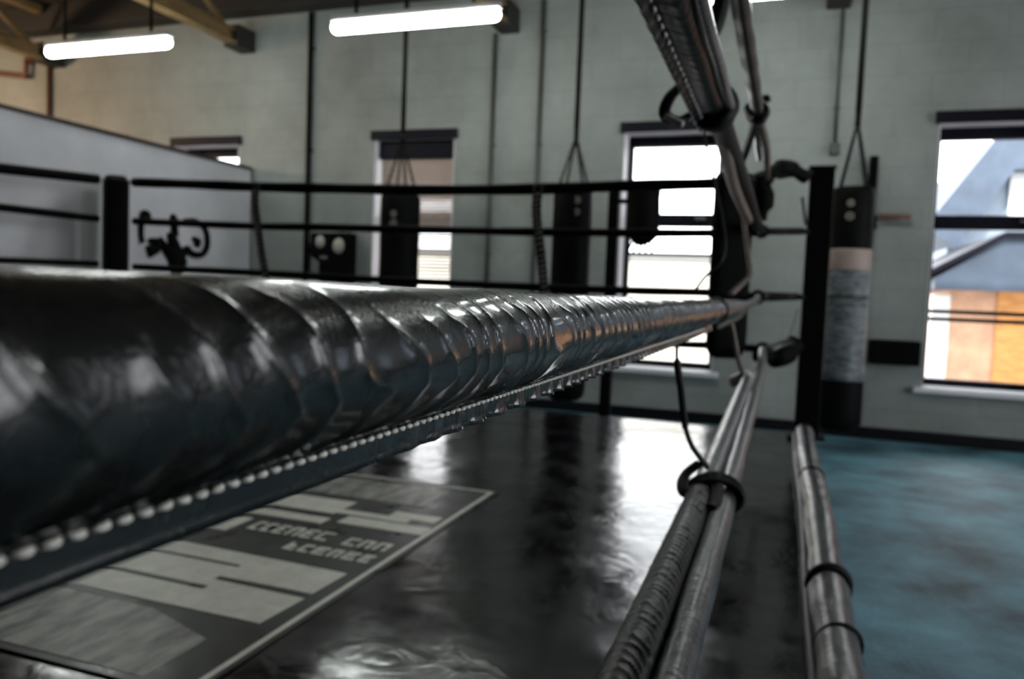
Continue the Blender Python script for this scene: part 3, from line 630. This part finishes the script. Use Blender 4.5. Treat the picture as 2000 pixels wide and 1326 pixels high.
# far side ropes
FY = 4.05; far_px = [[(262, 356), (380, 360), (505, 365), (640, 368), (840, 371), (1050, 369), (1250, 362), (1400, 358), (1498, 350)],
          [(262, 432), (380, 437), (505, 442), (640, 444), (840, 449), (1050, 453), (1250, 455), (1400, 455), (1487, 454)],
          [(262, 521), (380, 527), (505, 533), (640, 541), (840, 551), (1050, 561), (1250, 568), (1400, 572), (1480, 580)],
          [(262, 622), (505, 632), (840, 652), (1050, 662), (1250, 670), (1400, 675), (1490, 682)]]
far_l = ['topmost far rope, running level from the left cushion to the right corner', 'second far rope from the top, behind the foreground padded rope',
         'third far rope from the top, just above the foreground padded rope', 'lowest far rope, mostly hidden behind the foreground padded rope']
for k, (pp, rr) in enumerate(zip(far_px, (.030, .022, .021, .019))):
    t = thing('ring_rope', at(*pp[3], y=FY), far_l[k], 'ring rope')
    q = catmull([at(*p, y=FY) for p in pp], 6); mb = MB(); mb.tube(q, [rr*(1+.05*math.sin(i*.9)) for i in range(len(q))], 14); mb.build('rope_cover', 'ropeblack', t)
# left side ropes
for k, (z0, z1, rr, lb) in enumerate(((0, 0, .032, 'topmost rope of the left side, left of the wide cushion'), (0, 0, .024, 'second rope of the left side, left of the wide cushion'), (0, 0, .019, 'third rope of the left side, left of the wide cushion'))):
    p1 = ((190, 350), (190, 427), (190, 515))[k]; p0 = ((0, 329), (0, 405), (0, 508))[k]
    A = at(*p1, x=-4.33); B = at(*p0, x=-4.33); D = B+(B-A)*3.5
    t = thing('ring_rope', B, lb, 'ring rope'); mb = MB(); mb.tube([A.lerp(D, i/30) for i in range(31)], rr, 14); mb.build('rope_cover', 'ropeblack', t)
# far rope spacers
def spacer(pp, label, w_=.026):
    t = thing('rope_spacer', at(*pp[0], y=FY-.04), label, 'rope spacer'); q = catmull([at(*p, y=FY-.045) for p in pp], 10)
    mb = MB(); mb.tube(q, [w_*(1+.06*math.sin(i*1.7)) for i in range(len(q))], 10, flat=.45, up=(0, 1, 0)); sb = mb.build('strap_body', 'strap', t)
    mb = MB()
    for i in range(4, len(q)-2, 2):
        c = q[i]+Vector((0, -.014, 0)); mb.tube([c+Vector((-.012, 0, -.006)), c+Vector((.012, 0, .006))], .003, 6)
    mb.build('lacing', 'darkthread', sb)
    for k in range(3):
        c = at(*pp[1+k], y=FY) if k < len(pp)-1 else None
spacer([(500, 358), (498, 400), (504, 445), (510, 490), (518, 535), (524, 600), (526, 640)], 'laced black strap tying the far ropes together left of the wall punch pad')
spacer([(1052, 360), (1048, 410), (1052, 455), (1058, 510), (1062, 560), (1062, 620), (1064, 668)], 'laced black strap tying the far ropes together at the left of a heavy bag')

# ------------------------------------------------------------------ heavy bags
def chain_mb(A, B, r=.011, n=None):
    mb = MB(); A = Vector(A); B = Vector(B); L = (B-A).length; pitch = r*2.9; n = max(1, int(L/pitch)); t = (B-A).normalized()
    u = t.orthogonal().normalized(); v = t.cross(u)
    for i in range(n):
        c = A+t*(i+.5)*L/n; w_ = u if i % 2 else v
        mb.tube([c+t*math.cos(2*PI*k/10)*r*1.9+w_*math.sin(2*PI*k/10)*r for k in range(11)], r*.5, 5, cap=False)
    return mb
def bag(cx, cy, z0, z1, r, za, label, bands=(), badge=None, strap=.016):
    t = thing('heavy_bag', (cx, cy, z0), label, 'heavy bag')
    h = z1-z0; prof = [(r*.3, 0), (r*.72, .012), (r*.93, .04), (r, .09)]+[(r*(1+.012*math.sin(i*1.4)), .09+(h-.13)*i/12) for i in range(1, 12)]+[(r, h-.04), (r*.96, h-.012), (r*.85, h)]
    bb = MB().lathe(prof, (cx, cy, z0)).build('bag_body', 'bagblack', t)
    for a_, b_, m, nm in bands:
        n = 14; MB().lathe([(r*1.0, a_-.003)]+[(r*(1.02+.008*math.sin(i*2.1)), a_+(b_-a_)*i/n) for i in range(n+1)]+[(r*1.0, b_+.003)], (cx, cy, z0)).build(nm, m, t)
    for k in range(4):
        a = PI/4+k*PI/2; e = Vector((cx+r*.85*math.cos(a), cy+r*.85*math.sin(a), z1-.01))
        chain_mb(e, (cx, cy, za), .009).build('suspension_chain', 'chain', t)
    MB().tube([(cx, cy, za-.03), (cx, cy, za+.05)], .018, 10).build('swivel', 'chain', t)
    MB().tube([(cx, cy, za+.04), (cx, cy, CZ)], .017, 10, flat=1.1).build('hanging_strap', 'chain', t)
    MB().box((cx-.04, cy-.04, CZ-.02), (cx+.04, cy+.04, CZ)).build('ceiling_plate', 'steelblack', t)
    if badge:
        for dx, z, rr in badge:
            y = cy-math.sqrt(r*r-dx*dx)-.003; mb = MB(); k = 16
            mb.tube([(cx+dx+rr*math.cos(2*PI*i/k), y, z+rr*math.sin(2*PI*i/k)) for i in range(k+1)], .0035, 6); mb.box((cx+dx-rr*.4, y-.001, z-rr*.35), (cx+dx+rr*.4, y+.003, z+rr*.35)); mb.build('round_badge', 'badge', bb)
    return t
bag(-2.80, 5.35, .25, 1.66, .150, 2.08, 'black heavy bag hanging in front of the window with the venetian blind', badge=[(.02, 1.50, .022), (.02, 1.43, .026)])
bag(-1.44, 5.35, .19, 1.72, .140, 2.06, 'black heavy bag left of the middle window, its round bottom showing below the padded rope', badge=[(.06, 1.60, .022), (.06, 1.52, .020)])
bag(.375, 5.35, .145, 1.69, .130, 2.10, 'taped heavy bag with grey middle and black ends, right of the right ring post',
    bands=[(.14*0+1.03, 1.155, 'tape', 'pinkish_tape_band'), (.335, 1.03, 'greytape', 'grey_tape_wrap'), (.80, .87, 'ropeblack', 'dark_tape_band')], badge=[(-.02, 1.58, .018), (-.02, 1.50, .022)])

# freestanding post with padded block in front of the middle window
a = at(1202, 358, y=5.0); t = thing('punch_stand', (a.x, 5.0, 0), 'slim black stand with a dark padded block, just left of the middle window', 'stand')
MB().box((a.x-.035, 4.965, .03), (a.x+.035, 5.035, a.z), bev=.008).build('stand_post', 'steelblack', t)
MB().box((a.x-.25, 4.8, 0), (a.x+.25, 5.2, .03), bev=.008).build('stand_base', 'steelblack', t)
g = at(1264, 430, y=5.0); gt = at(1260, 366, y=5.0); gb = at(1252, 480, y=5.0)
mb = MB(); mb.tube(catmull([gt, gt.lerp(gb, .12), gt.lerp(gb, .55)+Vector((.01, 0, 0)), gt.lerp(gb, .9), gb], 5), [.03]+[.065, .09, .10, .105, .105]+[.10]*8+[.09, .075, .065, .055, .04, .03, .02], 16); mb.build('padded_block', 'padblack', t)
MB().tube([(a.x, 5.0, g.z+.12), (g.x, 5.0, g.z+.12)], .016, 10).build('bracket_arm', 'steelblack', t)
for k in range(5): MB().tube(catmull([gb+Vector((.02*(k-2), 0, .05)), gb+Vector((.035*(k-2), -.01, -.01)), gb+Vector((.04*(k-2)-.01, 0, -.045))], 4), .009, 6).build('hanging_tassel', 'strap', t)

# ------------------------------------------------------------------ outside
struct(MB().box((-30, WY+TH+.05, -.4), (30, 60, -.2)), 'ground', 'ground')
BY = 12.0
P = lambda px, py, y=BY: at(px, py, y=y)
t = thing('gabled_house', (P(2000, 600).x+2, BY+2, -.2), 'pale clad gabled house with a blue-grey roof edge seen through the right window', 'house')
pA = P(1846, 400); pB = P(1935, 292); pw = P(1846, 560); ridge = P(2080, 292)
x0 = pA.x+.06; x1 = x0+7
slope = (pB.z-pA.z)/(pB.x-pA.x); apx = (x0+x1)/2; apz = pA.z+slope*.5*(x1-x0)
topz = min(apz, pB.z+.2)
mb = MB(); mb.prism([(x0, -.2), (x1, -.2), (x1, pA.z-.05), (pB.x+(x1-pB.x)*.55, topz-.1), (pB.x+.1, topz-.1), (x0, pA.z-.05)], 'y', BY, BY+5); mb.build('gable_wall', 'clad', t)
mb = MB(); dd = .45; mb.prism([(x0-.35, pA.z-.35), (pB.x, pB.z+.1), (x1, pB.z+.1), (x1, pB.z-.32), (pB.x+.22, pB.z-.32), (x0-.2+.25, pA.z-.62)], 'y', BY-.35, BY+5); mb.build('roof', 'roof', t)
mb = MB(); q0 = P(1968, 425, BY-.05); q1 = P(2040, 315, BY-.05); mb.box((q0.x, BY-.06, q0.z), (q1.x, BY+.02, q1.z)); mb.build('white_window_panel', 'upvc', t)
BY2 = 9.6; t = thing('brick_outbuilding', (P(1900, 700, BY2).x, BY2, -.2), 'orange brick outbuilding with a dark eave and white corner post seen through the right window', 'building')
b0 = P(1843, 760, BY2); b1 = P(1950, 566, BY2); b2 = P(2060, 566, BY2)
MB().box((b0.x, BY2, -.2), (b1.x, BY2+1.8, b1.z)).build('brick_wall', 'brick', t)
MB().box((b1.x, BY2-.02, -.2), (b2.x+1.5, BY2+1.8, b1.z)).build('timber_panel', 'orange', t)
w0 = P(1812, 700, BY2); MB().box((w0.x, BY2-.02, -.2), (b0.x, BY2+.1, P(1830, 575, BY2).z), bev=.01).build('white_corner_post', 'upvc', t)
r0 = P(1858, 545, BY2); r1 = P(1950, 470, BY2); e0 = P(1850, 566, BY2)
mb = MB(); mb.prism([(r0.x-.2, e0.z-.0), (r0.x-.2, r0.z), (r1.x, r1.z), (b2.x+1.5, r1.z), (b2.x+1.5, e0.z)], 'y', BY2-.25, BY2+1.9); mb.build('eave_board', 'roof', t)
mb = MB(); mb.prism([(r0.x-.3, r0.z), (r0.x-.3, r0.z+.06), (r1.x, r1.z+.07), (b2.x+1.5, r1.z+.07), (b2.x+1.5, r1.z), (r1.x, r1.z)], 'y', BY2-.3, BY2+1.95); mb.build('roof_edge', 'frame', t)
t = thing('garden_wall', (-3, 11, -.2), 'pale rendered garden wall outside the middle window', 'garden wall')
c = at(1300, 508, y=11); MB().box((-12, 11, -.2), (.6, 11.2, c.z)).build('wall_body', 'render', t); MB().box((-12, 10.95, c.z), (.6, 11.25, c.z+.10), bev=.01).build('coping', 'garden', t)
